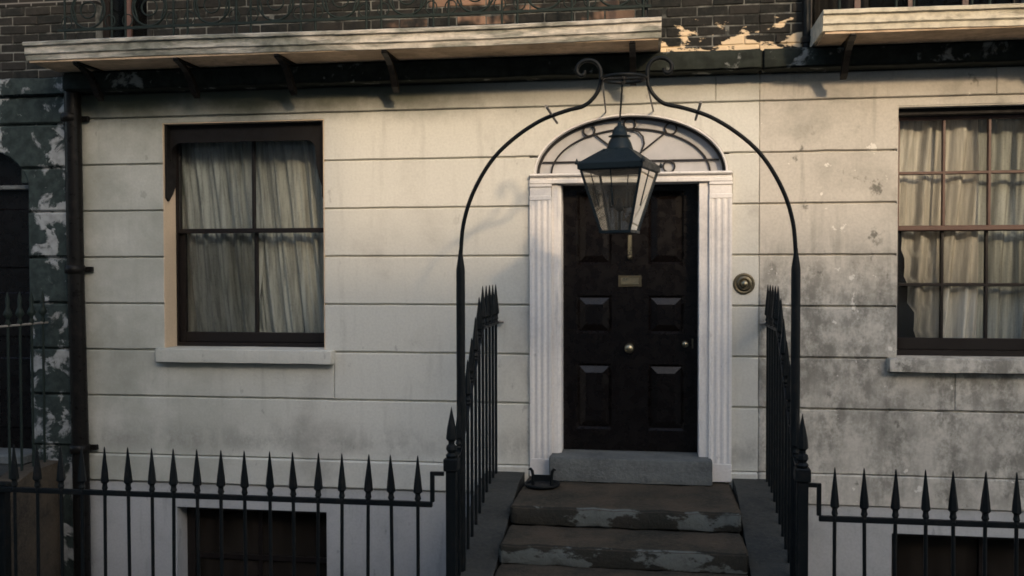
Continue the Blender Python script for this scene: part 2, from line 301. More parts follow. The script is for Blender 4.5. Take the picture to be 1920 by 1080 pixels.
def share(o, parent, loc):                        # another piece with the same mesh
    c = o.copy(); C.objects.link(c); c.parent = parent; c.location = Vector(loc)-(BASE[parent] if parent else Vector((0, 0, 0))); BASE[c] = Vector(loc); return c
def ell(cx, cz, a, b, t0, t1, n):                 # arc of an ellipse in XZ, angles in degrees
    return [(cx+a*math.cos(R(t0+(t1-t0)*i/n)), cz+b*math.sin(R(t0+(t1-t0)*i/n))) for i in range(n+1)]
def arc3(y, pts): return [(p[0], y, p[1]) for p in pts]

# ------------------------------------------------------------------ ground
MB().box(-60, 60, -4.3, -1.72, -0.4, 0.0).build('pavement', 'pavement', kind='structure')
MB().box(-60, 60, -4.45, -4.3, -0.4, -0.004, 0.015).build('kerb', 'kerb', kind='structure')
MB().box(-400, 400, -400, -4.45, -0.5, -0.13).build('road', 'asphalt', kind='structure')
MB().box(-60, 60, -16.0, -12.2, -0.3, 0.0).build('far_pavement', 'pavement', kind='structure')
MB().box(-12, 12, -1.72, 0.0, -1.9, -1.7).build('area_floor', 'pavement', kind='structure')
MB().box(-12, 12, -1.90, -1.72, -1.9, -0.402).build('area_wall', 'basement', kind='structure')

# ------------------------------------------------------------------ houses
ZJ = [3.203-0.372*k for k in range(7)]           # joints between the stucco bands: 3.203 ... 0.971
GAP = 0.007
hm = empty('terraced_house', (-1.75, 0, 0), 'cream stuccoed house with black panelled front door and arched fanlight', 'house')
hr = empty('terraced_house', (3.4, 0, 0), 'grimy stuccoed house on the right with small-paned window and cream balcony slab', 'house')
hl = empty('terraced_house', (-5.9, 0, 0), 'dark house at left edge with peeling paint and arched doorway', 'house')
def uneven(poly, amp=0.0028):                     # long edges broken up, slightly chipped and wavering
    out = []; n = len(poly)
    for i in range(n):
        a, b = Vector(poly[i]), Vector(poly[(i+1) % n]); out.append(tuple(a)); L = (b-a).length; k = int(L/0.09)
        if k < 2: continue
        t = (b-a)/L; nn = Vector((-t.y, t.x))
        for j in range(1, k):
            p = a+(b-a)*j/k; q = Vector((p.x*5, p.y*23, 1.7)); d = noise.noise(q)*amp+max(0, noise.noise(q*3.1)-0.35)*0.012*(1 if abs(t.x) > 0.9 else 0)
            out.append(tuple(p+nn*d))
    return out
def block(house, mat, poly, yf=0.0, yb=0.25, ch=0.005): return MB().prism(uneven(poly), yf, yb, ch).build('stucco_block', mat, house)
def rect(x0, x1, z0, z1): return [(x0, z0), (x1, z0), (x1, z1), (x0, z1)]
def band(k): return ZJ[k]+GAP, (ZJ[k-1] if k else 3.40)-GAP
# --- main house
XL, XR = -4.445, 0.934
WL, WR, WB, WT = -3.695, -2.357, 1.362, 3.153
AX, AZ, AA, AB = 0.0, 2.700, 0.713, 0.435
def arch_cut(z):                                  # half width of the door arch at height z
    return AA*math.sqrt(max(0, 1-((z-AZ)/AB)**2)) if z > AZ else 0.745
z0, z1 = band(0)
block(hm, 'stucco', rect(XL, 0.622, z0, z1)); block(hm, 'stucco', rect(0.6245, XR, z0, z1), 0.0008)
z0, z1 = band(1)
a0 = math.degrees(math.asin((z0-AZ)/AB))
arc = ell(AX, AZ, AA, AB, 180-a0, a0, 28)
p = [(XL, z0), (WL, z0), (WL, WT), (WR, WT), (WR, z0)]+arc+[(XR, z0), (XR, z1), (XL, z1)]
block(hm, 'stucco', p)
z0, z1 = band(2); a1 = math.degrees(math.asin((z1-AZ)/AB))
block(hm, 'stucco', rect(XL, WL, z0, z1))
block(hm, 'stucco', [(WR, z0), (-0.745, z0), (-0.745, AZ), (-AA, AZ)]+ell(AX, AZ, AA, AB, 176, 180-a1, 6)+[(WR, z1)])
block(hm, 'stucco', [(0.745, z0), (XR, z0), (XR, z1)]+ell(AX, AZ, AA, AB, a1, 4, 6)+[(AA, AZ), (0.745, AZ)])
for k in (3, 4, 5):
    z0, z1 = band(k); zz = z0 if k < 5 else WB
    block(hm, 'stucco', rect(XL, WL, z0, z1), 0.0006*(k % 2)); block(hm, 'stucco', rect(WR, -0.745, z0, z1), 0.0005*(k % 3)); block(hm, 'stucco', rect(0.722, XR, z0, z1))
block(hm, 'stucco', rect(WL+0.0005, WR-0.0005, ZJ[5]+GAP, WB-0.002), 0.001, 0.22, 0.002)
z0, z1 = band(6)
block(hm, 'stucco', rect(XL, -2.285, z0, z1)); block(hm, 'stucco', rect(-2.2825, -0.745, z0, z1), 0.0008); block(hm, 'stucco', rect(0.722, XR, z0, z1))
for x0, x1 in ((XL, -0.745), (0.722, XR)):
    block(hm, 'stucco', rect(x0, x1, 0.503, ZJ[6]-GAP))
    MB().box(x0, x1, -0.016, 0.25, 0.280, 0.497, 0.012).build('plinth', 'stucco', hm)
def core(house, mat, boxes, name='wall'):
    m = MB()
    for b in boxes: m.box(*b)
    return m.build(name, mat, house)
BW = (-3.605, -2.354, -1.05, 0.085)               # basement window
core(hm, 'stucco', [(XL, WL-0.003, 0.022, 0.30, 0.27, 3.40), (WR+0.003, -0.75, 0.0225, 0.30, 0.27, 3.20), (WL-0.003, WR+0.003, 0.0222, 0.30, 0.27, 1.32), (0.725, XR, 0.022, 0.30, 0.27, 3.2), (WL, XR-0.001, 0.0224, 0.30, 3.1995, 3.40)])
core(hm, 'basement', [(XL, BW[0], 0.002, 0.3, -1.9, 0.272), (BW[1], 0.93, 0.003, 0.3, -1.9, 0.272), (BW[0], BW[1], 0.0025, 0.3, BW[3], 0.272), (BW[0], BW[1], 0.0025, 0.3, -1.9, BW[2])], 'basement_wall')
# --- right house
RL, RW0, RW1, RE = 0.9375, 1.892, 3.23, 6.2
z0, z1 = band(0)
block(hr, 'stucco_right', rect(RL, 2.55, z0, z1), 0.004); block(hr, 'stucco_right', rect(2.553, RE, z0, z1), 0.005)
z0, z1 = band(1)
block(hr, 'stucco_right', [(RL, z0), (RW0, z0), (RW0, 3.14), (RW1, 3.14), (RW1, z0), (RE, z0), (RE, z1), (RL, z1)], 0.004)
for k in (2, 3, 4, 5):
    z0, z1 = band(k); block(hr, 'stucco_right', rect(RL, RW0, z0, z1), 0.004+0.0006*(k % 2)); block(hr, 'stucco_right', rect(RW1, RE, z0, z1), 0.004)
block(hr, 'stucco_right', rect(RW0+0.0005, RW1-0.0005, ZJ[5]+GAP, 1.355), 0.005, 0.2, 0.002)
z0, z1 = band(6); block(hr, 'stucco_right', rect(RL, 2.292, z0, z1), 0.004); block(hr, 'stucco_right', rect(2.2945, RE, z0, z1), 0.005)
block(hr, 'stucco_right', rect(RL, RE, 0.503, ZJ[6]-GAP), 0.004)
MB().box(RL, RE, -0.010, 0.25, 0.275, 0.497, 0.008).build('plinth', 'stucco_right', hr)
core(hr, 'stucco_right', [(RL, RW0-0.003, 0.026, 0.30, 0.27, 3.40), (RW1+0.003, RE, 0.026, 0.30, 0.27, 3.40), (RW0-0.003, RW1+0.003, 0.0265, 0.30, 0.27, 1.32), (RW0-0.003, RW1+0.003, 0.0265, 0.30, 3.16, 3.40)])
core(hr, 'basement', [(0.9305, 1.872, 0.004, 0.3, -1.9, 0.27), (3.2, RE, 0.004, 0.3, -1.9, 0.27), (1.872, 3.2, 0.0045, 0.3, 0.085, 0.27), (1.872, 3.2, 0.0045, 0.3, -1.9, -1.0)], 'basement_wall')
# --- left house
LX0, LX1, LA, LB, LZ = -8.2, -4.4475, 0.54, 0.345, 2.66; LC = -5.42
def lcut(z): return LA*math.sqrt(max(0, 1-((z-LZ)/LB)**2)) if z > LZ else LA
LJ = [3.395, 3.03, 2.815, 2.46, 2.09, 1.715, 1.345, 0.975]
rows = [(3.40, 3.17), (3.17, 2.815), (2.815, 2.459), (2.459, 2.087), (2.087, 1.715), (1.715, 1.343), (1.343, 0.971), (0.971, 0.55)]
for i, (zt, zb) in enumerate(rows):
    zt -= 0.008; zb += 0.008; jit = 0.003*(i % 3)
    if zb > LZ+LB: block(hl, 'peeling', rect(LX0, LX1, zb, zt), jit, 0.25, 0.012); continue
    t0 = math.degrees(math.asin(max(0, min(1, (zb-LZ)/LB)))); t1 = math.degrees(math.asin(max(0, min(1, (zt-LZ)/LB)))) if zt < LZ+LB else 90
    if t1 <= t0: block(hl, 'peeling', rect(LC+LA, LX1, zb, zt), jit, 0.25, 0.012); block(hl, 'peeling', rect(LX0, LC-LA, zb, zt), jit, 0.25, 0.012); continue
    ri = ell(LC, LZ, LA, LB, t1, t0, 8); le = ell(LC, LZ, LA, LB, 180-t0, 180-t1, 8)
    if zt >= LZ+LB: block(hl, 'peeling', [(LX0, zb)]+le+ri[1:]+[(LX1, zb), (LX1, zt), (LX0, zt)], jit, 0.25, 0.012)
    else:
        lo = [(LC+LA, zb)] if zb < LZ else []; ll = [(LC-LA, zb)] if zb < LZ else []
        block(hl, 'peeling', ri+lo+[(LX1, zb), (LX1, zt)], jit, 0.25, 0.012); block(hl, 'peeling', [(LX0, zb)]+ll+le+[(LX0, zt)], jit, 0.25, 0.012)
core(hl, 'peeling', [(LC+LA+0.01, LX1, 0.03, 0.30, -1.9, 2.7), (LX0, LC-LA-0.01, 0.03, 0.30, -1.9, 2.7), (LX0, LX1, 0.03, 0.30, 3.04, 3.40), (LC+0.47, LX1, 0.031, 0.3, 2.7, 3.1), (LC-LA-0.01, LC+LA+0.01, 0.03, 0.30, -1.9, 0.42)])
ld = empty('door', (LC, 0.2, 0.42), parent=hl)
MB().box(LC-LA, LC+LA, 0.20, 0.245, 0.42, 2.66).build('leaf', 'door', ld)
for sx in (-1, 1):
    for za, zb in ((0.65, 1.25), (1.42, 1.80), (2.0, 2.5)): MB().box(LC+sx*0.28-0.16, LC+sx*0.28+0.16, 0.185, 0.21, za, zb, 0.012).build('panel', 'door', ld)
MB().box(LC-LA, LC+LA, 0.12, 0.25, 2.655, 2.69, 0.006).build('transom', 'threshold', hl)
MB().prism(ell(LC, LZ+0.03, LA, LB, 0, 180, 20), 0.215, 0.23).build('fanlight_board', 'door', hl)
MB().box(LC-LA, LC+LA, -0.10, 0.2, 0.40, 0.48, 0.012).build('threshold', 'threshold', hl)

# --- brickwork above the string course
brick0 = None
def bricks(house, x0, x1, z0, rows, gaps=(), cut=None, yf=0.02):
    global brick0
    for r in range(rows):
        z = z0+0.073*r; x = x0-(0.1125 if r % 2 else 0.0)
        while x < x1-0.01:
            a, b = max(x, x0), min(x+0.2165, x1); x += 0.2245
            if b-a < 0.035: continue
            if any(a < g1 and b > g0 for g0, g1 in gaps):
                for g0, g1 in gaps:
                    if a < g0 < b: b = g0-0.004
                    elif a < g1 < b: a = g1+0.004
                if b-a < 0.04 or any(a < g1 and b > g0 for g0, g1 in gaps): continue
            j = random.uniform(-0.004, 0.004)
            if abs((b-a)-0.2165) < 1e-4 and brick0: o = share(brick0, house, ((a+b)/2, yf+0.055+j, z+0.032)); o.rotation_euler = (0, random.uniform(-0.022, 0.022), random.uniform(-0.03, 0.03)); continue
            o = MB().box(a, b, yf, yf+0.11, z, z+0.064, 0.005).build('brick', 'brick', house, ((a+b)/2, yf+0.055, z+0.032)); o.location.y += j
            if abs((b-a)-0.2165) < 1e-4 and not brick0: brick0 = o
ZB = 3.548
UW = (-4.24, -3.86)                               # upper french windows
bricks(hm, XL, XR, ZB, 8, [(-4.27, -3.83)])
bricks(hr, RL, 3.4, ZB, 8, [(1.27, 2.75)])
bricks(hl, -5.9, LX1, ZB, 8)
def brickcore(house, x0, x1, gaps):
    m = MB(); e = [x0]+[v for g in gaps for v in g]+[x1]
    for a, b in zip(e[::2], e[1::2]): m.box(a, b, 0.026, 0.35, 3.40, 4.133)
    m.build('mortar_bed', 'mortar', house); m = MB()
    for a, b in zip(e[::2], e[1::2]): m.box(a, b, 0.021, 0.35, 4.133, 6.2)
    for a, b in gaps: m.box(a, b, 0.0212, 0.35, 5.6, 6.2)
    m.box(x0, x1, 0.0208, 0.35, 6.2, 9.4); m.build('upper_wall', 'upper', house)
    MB().box(x0, x1, -0.06, 0.5, 9.4, 9.6, 0.02).build('parapet', 'course', house)
brickcore(hm, XL, XR, [(-4.27, -3.83)]); brickcore(hr, RL, RE, [(1.27, 2.75)]); brickcore(hl, LX0, LX1, [])
def french(house, x0, x1, n):
    w = empty('french_window', ((x0+x1)/2, 0.16, 3.56), parent=house)
    m = MB(); m.box(x0, x0+0.05, 0.12, 0.19, 3.55, 5.6); m.box(x1-0.05, x1, 0.12, 0.19, 3.55, 5.6); m.box(x0+0.05, x1-0.05, 0.125, 0.185, 3.55, 3.68); m.build('frame', 'sash', w)
    for i in range(1, n): xx = x0+(x1-x0)*i/n; MB().box(xx-0.02, xx+0.02, 0.13, 0.18, 3.68, 5.6).build('glazing_bar', 'sash_red', w)
    MB().box(x0+0.05, x1-0.05, 0.15, 0.156, 3.68, 5.6).build('pane', 'dark_glass', w)
    MB().box(x0-0.2, x1+0.2, 1.2, 1.25, 3.4, 5.7).build('room_wall', 'room', w)
french(hm, -4.27, -3.83, 2); french(hr, 1.27, 2.75, 4)
for h, x0, x1 in ((hm, XL, XR), (hr, RL, RE), (hl, LX0, LX1)): MB().box(x0, x1, 2.2, 2.3, -1.9, 9.4).build('back_wall', 'room', h)
# --- string course
for h, x0, x1, s in ((hm, XL, XR, 1), (hr, RL, RE, 2)):
    MB().rough(x0, x1, -0.175, 0.2, 3.402, 3.543, 0.09, 0.006, 0.012, s).build('string_course', 'course', h)
MB().rough(LX0, LX1, -0.03, 0.2, 3.402, 3.543, 0.09, 0.006, 0.01, 3).build('string_course', 'peeling', hl)

# ------------------------------------------------------------------ balconies
def balcony(house, x0, x1, mat, brackets, name_z=3.56, lip=True):
    b = empty('balcony', ((x0+x1)/2, -0.28, name_z), parent=house); zb = name_z
    prof = [(0.02, zb), (-0.50, zb), (-0.545, zb), (-0.55, zb+0.035), (-0.565, zb+0.045), (-0.565, zb+0.098), (-0.585, zb+0.104), (-0.588, zb+0.125), (-0.575, zb+0.132), (0.02, zb+0.138)]
    n = int((x1-x0)/0.06); vs = []; fs = []; k = len(prof)
    for i in range(n+1):
        x = x0+(x1-x0)*i/n
        for y, z in prof:
            q = Vector((x*6, y*9, z*9)); c = noise.noise(q)*0.003+noise.noise(q*4)*0.0025 if y < 0 else 0
            sag = 0.008*math.sin(x*1.3)
            vs.append((x+(noise.noise(q*2)*0.006 if i in (0, n) else 0), y+c, z+c+(sag if y < 0 else 0)))
    for i in range(n):
        for j in range(k): fs.append((i*k+j, (i+1)*k+j, (i+1)*k+(j+1) % k, i*k+(j+1) % k))
    fs.append(list(range(k))); fs.append(list(range(n*k, n*k+k))[::-1])
    MB().add(vs, fs).build('slab', mat, b)
    MB().box(x0+0.02, x1-0.02, -0.535, -0.178, zb-0.010, zb-0.0005+0.006).build('soffit', 'soffit', b)
    for bx in brackets:
        m = MB(); pts = [(-0.52, zb-0.022), (-0.47, zb-0.03), (-0.36, zb-0.05), (-0.27, zb-0.11), (-0.215, zb-0.185), (-0.185, zb-0.20)]
        lo = [(-0.52, zb-0.03), (-0.46, zb-0.045), (-0.37, zb-0.085), (-0.30, zb-0.145), (-0.25, zb-0.22), (-0.19, zb-0.25)]
        m.prism_x([(p[0], p[1]) for p in pts]+[(p[0], p[1]) for p in lo[::-1]], bx-0.022, bx+0.022); m.box(bx-0.018, bx+0.018, -0.532, -0.18, zb-0.022, zb-0.0105)
        m.build('bracket', 'pipe', b)
    return b
balcony(hm, -4.485, 0.228, 'slab', (-4.1, -3.3, -2.52, -1.72, 0.03), 3.556)
balcony(hr, 1.278, 5.2, 'slab_clean', (1.48, 2.9, 4.1), 3.552)
def balcony_railing(x0, x1, label, n, mat='green_iron'):
    y = -0.50; t = empty('balcony_railing', ((x0+x1)/2, y, 3.69), label, 'railing', 'cast iron railings along the balcony slabs')
    MB().box(x0, x1, y-0.009, y+0.009, 3.775, 3.793).build('bottom_rail', mat, t); MB().box(x0, x1, y-0.02, y+0.02, 4.56, 4.59).build('top_rail', mat, t)
    w = (x1-x0)/n; b0 = None; c0 = None
    for i in range(n+1):
        for dx in ((-0.055, 0.055) if 0 < i < n else (0.055,) if i == 0 else (-0.055,)):
            x = x0+w*i+dx
            if b0 is None: b0 = MB().tube([(x, y, 3.68), (x, y, 4.57)], 0.0085, 6).build('bar', mat, t, (x, y, 3.68))
            else: share(b0, t, (x, y, 3.68))
    for i in range(n):
        cx = x0+w*(i+0.5); r = min(0.135, w*0.32)
        if c0 is None:
            m = MB(); m.tube(arc3(y, ell(cx, 3.793+r, r, r, 0, 351, 39)), 0.008, 6, closed=True); m.tube(arc3(y, ell(cx, 3.793+r, r*0.45, r*0.45, 0, 345, 23)), 0.006, 6, closed=True)
            for s in (-1, 1): m.tube([(cx+s*r*0.7, y, 3.80+r*0.3), (cx+s*(r*0.9), y, 3.95), (cx+s*r*0.25, y, 4.2), (cx, y, 4.56)], 0.007, 6); m.tube(arc3(y, ell(cx+s*(r+0.04), 3.84, 0.04, 0.045, 0, 345, 15)), 0.005, 5, closed=True)
            c0 = m.build('scroll_panel', mat, t, (cx, y, 3.793))
        else: share(c0, t, (cx, y, 3.793))
balcony_railing(-4.25, 0.16, 'dull green cast iron railing on the long balcony above the front door', 9)
balcony_railing(1.34, 5.1, 'dull green cast iron railing on the balcony above the right window', 8)
for x, lab in ((0.115, 'dark iron end post at right end of the long balcony'), (1.255, 'dark rainwater pipe beside the right balcony')):
    t = empty('end_post' if x < 1 else 'rainwater_pipe', (x, -0.45, 3.69), lab, 'post' if x < 1 else 'pipe')
    yy = -0.46 if x < 1 else -0.04
    MB().tube([(x, yy, 3.685 if x < 1 else 3.545), (x, yy, 5.2)], 0.024 if x < 1 else 0.03, 8).build('shaft', 'iron', t); MB().box(x-0.035, x+0.035, yy-0.035, yy+0.035, 3.684 if x < 1 else 3.60, 3.70 if x < 1 else 3.64).build('collar', 'iron', t)

# ------------------------------------------------------------------ windows
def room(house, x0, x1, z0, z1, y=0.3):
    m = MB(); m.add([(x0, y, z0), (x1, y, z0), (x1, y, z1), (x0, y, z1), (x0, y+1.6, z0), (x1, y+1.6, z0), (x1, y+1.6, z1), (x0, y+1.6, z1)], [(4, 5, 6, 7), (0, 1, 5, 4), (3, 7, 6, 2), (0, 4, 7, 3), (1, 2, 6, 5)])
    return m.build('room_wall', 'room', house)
w1 = empty('sash_window', ((WL+WR)/2, 0.2, WB), parent=hm, label='two-over-two sash window with brown board along its head')
m = MB(); yf = 0.19
MB().box(WL-0.001, WL+0.006, 0.002, yf, WB, WT).build('reveal', 'reveal', w1); MB().box(WR-0.006, WR+0.001, 0.002, yf, WB, WT).build('reveal', 'reveal', w1)
MB().box(WL+0.006, WR-0.006, 0.004, yf, WT-0.006, WT+0.001).build('reveal', 'reveal', w1)
m.box(WL+0.006, WL+0.018, yf, 0.28, WB, WT-0.006); m.box(WR-0.018, WR-0.006, yf, 0.28, WB, WT-0.006); m.box(WL+0.018, WR-0.018, yf, 0.28, WT-0.06, WT-0.006); m.box(WL+0.018, WR-0.018, yf, 0.29, WB, WB+0.03); m.build('frame', 'sash', w1)
zm = 2.30; up_ = empty('upper_sash', (-3.02, 0.205, zm), parent=w1); lo_ = empty('lower_sash', (-3.02, 0.245, WB), parent=w1)
u0, u1 = WL+0.018, WR-0.018
def sash(parent, y, z0, z1, bot, top, st, nx, nz, mat='sash', bmat=None, bw=0.013, u0=u0, u1=u1, pane='glass'):
    m = MB(); m.box(u0, u0+st, y, y+0.04, z0, z1); m.box(u1-st, u1, y, y+0.04, z0, z1); m.box(u0+st, u1-st, y+0.001, y+0.039, z0, z0+bot, 0.004); m.box(u0+st, u1-st, y+0.001, y+0.039, z1-top, z1); m.build('sash_frame', mat, parent)
    xs = [u0+st+(u1-u0-2*st)*i/nx for i in range(nx+1)]; zs = [z0+bot+(z1-top-z0-bot)*i/nz for i in range(nz+1)]
    for x in xs[1:-1]: MB().prism_z([(x-bw, y+0.034), (x-bw*0.6, y+0.004), (x+bw*0.6, y+0.004), (x+bw, y+0.034)], z0+bot, z1-top).build('glazing_bar', bmat or mat, parent)
    for z in zs[1:-1]: MB().prism_x([(y+0.033, z-bw), (y+0.005, z-bw*0.6), (y+0.005, z+bw*0.6), (y+0.033, z+bw)], u0+st, u1-st).build('glazing_bar', bmat or mat, parent)
    for i in range(nx):
        for j in range(nz):
            a, b, c, d = xs[i]-0.004, xs[i+1]+0.004, zs[j]-0.004, zs[j+1]+0.004; t = [random.uniform(-0.0015, 0.0015) for _ in range(4)]; yy = y+0.026
            MB().add([(a, yy+t[0], c), (b, yy+t[1], c), (b, yy+t[2], d), (a, yy+t[3], d)], [(0, 1, 2, 3)]).build('pane', pane, parent)
sash(w1, 0.195, zm-0.016, WT-0.06, 0.036, 0.02, 0.016, 2, 1, bw=0.014); sash(w1, 0.237, WB+0.03, zm+0.012, 0.082, 0.028, 0.042, 2, 1, bw=0.016)
bpy.data.objects.remove(up_); bpy.data.objects.remove(lo_)
MB().rough(-3.742, -2.28, -0.07, 0.19, 1.247, 1.362, 0.08, 0.003, 0.008, 11).build('sill', 'stucco', w1)
# board across the window head with shaped cheeks
pel = empty('pelmet', (-3.02, 0.05, 3.0), parent=w1)
pz = 3.004
m = MB().prism([(WL+0.008, WT-0.008), (WL+0.008, 2.86)]+[(WL+0.03, 2.86)]+ell(WL+0.125, pz-0.085, 0.095, 0.085, 180, 90, 8)+[(WR-0.19, pz)]+ell(WR-0.165, pz-0.085, 0.07, 0.085, 90, 0, 8)+[(WR-0.088, 2.80), (WR-0.065, 2.70), (WR-0.03, 2.60), (WR-0.008, 2.54), (WR-0.008, WT-0.008)], 0.075, 0.10); m.build('board', 'pelmet', pel)
for sx, xx in ((-1, WL+0.0065), (1, WR-0.0065)):
    x2 = xx-sx*0.018
    MB().prism_x([(0.02, WT-0.01), (0.02, 2.56), (0.055, 2.535), (0.12, 2.60), (0.16, 2.66), (0.17, 2.8), (0.17, WT-0.01)], min(xx, x2), max(xx, x2)).build('cheek', 'pelmet', pel)
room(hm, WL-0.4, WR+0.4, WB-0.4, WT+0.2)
# right window
w2 = empty('sash_window', ((RW0+RW1)/2, 0.16, 1.35), parent=hr, label='many-paned sash window with red-brown glazing bars')
for a, b in ((RW0-0.001, RW0+0.006), (RW1-0.006, RW1+0.001)): MB().box(a, b, 0.006, 0.14, 1.355, 3.14).build('reveal', 'stucco_right', w2)
MB().box(RW0+0.006, RW1-0.006, 0.008, 0.14, 3.134, 3.141).build('reveal', 'stucco_right', w2)
m = MB(); m.box(RW0+0.006, RW0+0.03, 0.14, 0.24, 1.355, 3.134); m.box(RW1-0.03, RW1-0.006, 0.14, 0.24, 1.355, 3.134); m.box(RW0+0.03, RW1-0.03, 0.14, 0.24, 3.08, 3.134); m.box(RW0+0.03, RW1-0.03, 0.13, 0.25, 1.355, 1.395); m.build('frame', 'sash', w2)
sash(w2, 0.148, 2.262, 3.08, 0.036, 0.02, 0.02, 4, 2, 'sash_red', bw=0.013, u0=RW0+0.03, u1=RW1-0.03)
sash(w2, 0.190, 1.395, 2.285, 0.085, 0.028, 0.03, 4, 2, 'sash', bw=0.013, u0=RW0+0.03, u1=RW1-0.03)
MB().box(RW0+0.01, RW1-0.01, 0.075, 0.135, 3.085, 3.132, 0.004).build('lintel_shade', 'pelmet', w2)  # dark strip standing in for the lintel's shadow across the window head
MB().rough(1.828, 3.29, -0.065, 0.14, 1.247, 1.353, 0.08, 0.003, 0.008, 17).build('sill', 'stucco_right', w2)
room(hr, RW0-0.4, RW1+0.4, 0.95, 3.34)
# basement windows
def basement(house, x0, x1, z0, z1, mat):
    w = empty('basement_window', ((x0+x1)/2, 0.2, z0), parent=house)
    m = MB(); y = 0.17
    m.box(x0, x0+0.07, y, 0.26, z0, z1); m.box(x1-0.05, x1, y, 0.26, z0, z1); m.box(x0+0.07, x1-0.05, y, 0.26, z1-0.06, z1); m.box(x0+0.07, x1-0.05, y, 0.26, z0, z0+0.08); m.build('frame', mat, w)
    MB().box(x0+0.07, x1-0.05, y+0.01, y+0.05, z1-0.46, z1-0.42).build('meeting_rail', mat, w); xm = (x0+x1)/2
    MB().box(xm-0.015, xm+0.015, y+0.012, y+0.048, z0+0.08, z1-0.46).build('glazing_bar', mat, w); MB().box(xm-0.015, xm+0.015, y+0.012, y+0.048, z1-0.42, z1-0.06).build('glazing_bar', mat, w)
    MB().box(x0+0.07, x1-0.05, y+0.03, y+0.034, z0+0.08, z1-0.06).build('pane', 'dusty_glass', w); MB().box(x0-0.07, x1+0.07, -0.04, 0.17, z0-0.1, z0-0.003, 0.01).build('sill', 'basement', w)
    room(w, x0-0.2, x1+0.2, z0-0.1, z1+0.1)
basement(hm, *BW, 'sash'); basement(hr, 1.872, 3.2, -1.0, 0.085, 'sash')

# ------------------------------------------------------------------ curtains
def curtain(name, label, x0, x1, z0, z1, y, mat, folds, lean, edge=None, amp=0.022, seed=0, group=None):
    nx, nz = 120, 26; vs = []; fs = []; rnd = random.Random(seed); ph = [rnd.uniform(0, 6.3) for _ in range(4)]
    for j in range(nz+1):
        v = j/nz; z = z0+(z1-z0)*v
        for i in range(nx+1):
            u = i/nx; xa = x0+(edge(v) if edge else 0); x = xa+(x1-xa)*u
            s = (x-x0)+lean*(1-v)*(-1)+0.03*noise.noise(Vector((x*3, v*2, seed)))
            q = amp*(math.sin(s*folds+ph[0])+0.55*math.sin(s*folds*1.73+ph[1]+v)+0.35*math.sin(s*folds*3.1+ph[2]))*(0.7+0.5*(1-v))
            vs.append((x, y+q, z))
    for j in range(nz):
        for i in range(nx): a = j*(nx+1)+i; fs.append((a, a+1, a+nx+2, a+nx+1))
    t = empty(name, ((x0+x1)/2, y, z0), label, 'curtain', group)
    MB().add(vs, fs, True).build('cloth', mat, t); MB().tube([(x0-0.02, y, z1+0.005), (x1+0.02, y, z1+0.005)], 0.008, 6).build('rod', 'sash', t)
curtain('net_curtain', 'grey net curtain behind left half of the two-over-two sash window', -3.80, -3.005, 1.40, 3.10, 0.33, 'net', 46, 0.20, None, 0.030, 1)
curtain('net_curtain', 'grey net curtain behind right half of the two-over-two sash window', -3.045, -2.37, 1.40, 3.10, 0.37, 'net', 43, 0.18, None, 0.030, 2)
def wavy(v): return 0.02+max(0, (0.62-v))*0.24+0.012*math.sin(v*55)*(1 if v < 0.62 else 0.2)
curtain('lace_curtain', 'cream lace curtain with scalloped edge in the small-paned window at right', 1.93, 2.52, 1.40, 3.12, 0.27, 'lace', 34, -0.15, wavy, 0.026, 4)
curtain('lace_curtain', 'lace curtain at right picture edge, greyed to stand for shade beyond the dark gap', 2.535, 3.21, 1.40, 3.12, 0.33, 'net', 36, -0.1, None, 0.018, 5)  # greyer cloth stands in for the shadow on the right-hand panes
curtain('drape', 'pinkish curtain in the upper window above right balcony', 1.36, 1.75, 3.60, 5.5, 0.30, 'pink', 30, 0.0, None, 0.03, 6)

# ------------------------------------------------------------------ doorway
def flutes(x0, x1, yf, yb, n):
    pts = [(x0, yb), (x0, yf)]; w = (x1-x0)/(n+0.6); s0 = x0+w*0.3
    for i in range(n):
        c = s0+w*(i+0.5); pts += [(c-w*0.36+w*0.72*k/6, yf+0.007*math.sin(math.pi*k/6)) for k in range(7)]
    return pts+[(x1, yf), (x1, yb)]
sur = empty('door_surround', (0, 0, 0.42), parent=hm)
for s in (-1, 1):
    a, b = (0.578, 0.742); x0, x1 = (s*b, s*a) if s < 0 else (s*a, s*b)
    m = MB().prism_z(flutes(x0, x1, -0.035, 0.2, 3), 0.56, 2.50); m.box(x0-0.0015, x1+0.0015, -0.038, 0.199, 0.425, 0.56, 0.004)
    m.box(x0-0.001, x1+0.001, -0.037, 0.198, 2.50, 2.535, 0.004); m.box(x0+0.002, x1-0.002, -0.032, 0.197, 2.535, 2.60); m.box(x0-0.002, x1+0.002, -0.042, 0.196, 2.60, 2.622, 0.004)
    m.build('pilaster', 'white', sur)
    x0, x1 = (-0.577, -0.508) if s < 0 else (0.508, 0.577)
    m = MB().prism_z([(x0, 0.2), (x0, -0.008), (x0+(0.0 if s > 0 else 0.02), -0.012), (x0+0.045 if s < 0 else x0+0.024, -0.012), (x1-(0.0 if s > 0 else 0.006), 0.005 if s < 0 else -0.012), (x1, 0.012), (x1, 0.2)], 0.602, 2.62); m.build('jamb', 'white', sur)
m = MB(); m.box(-0.742, 0.742, -0.042, 0.17, 2.624, 2.655, 0.004); m.box(-0.738, 0.738, -0.034, 0.17, 2.655, 2.676); m.box(-0.744, 0.744, -0.058, 0.17, 2.676, 2.698, 0.008); m.build('impost', 'white', sur)
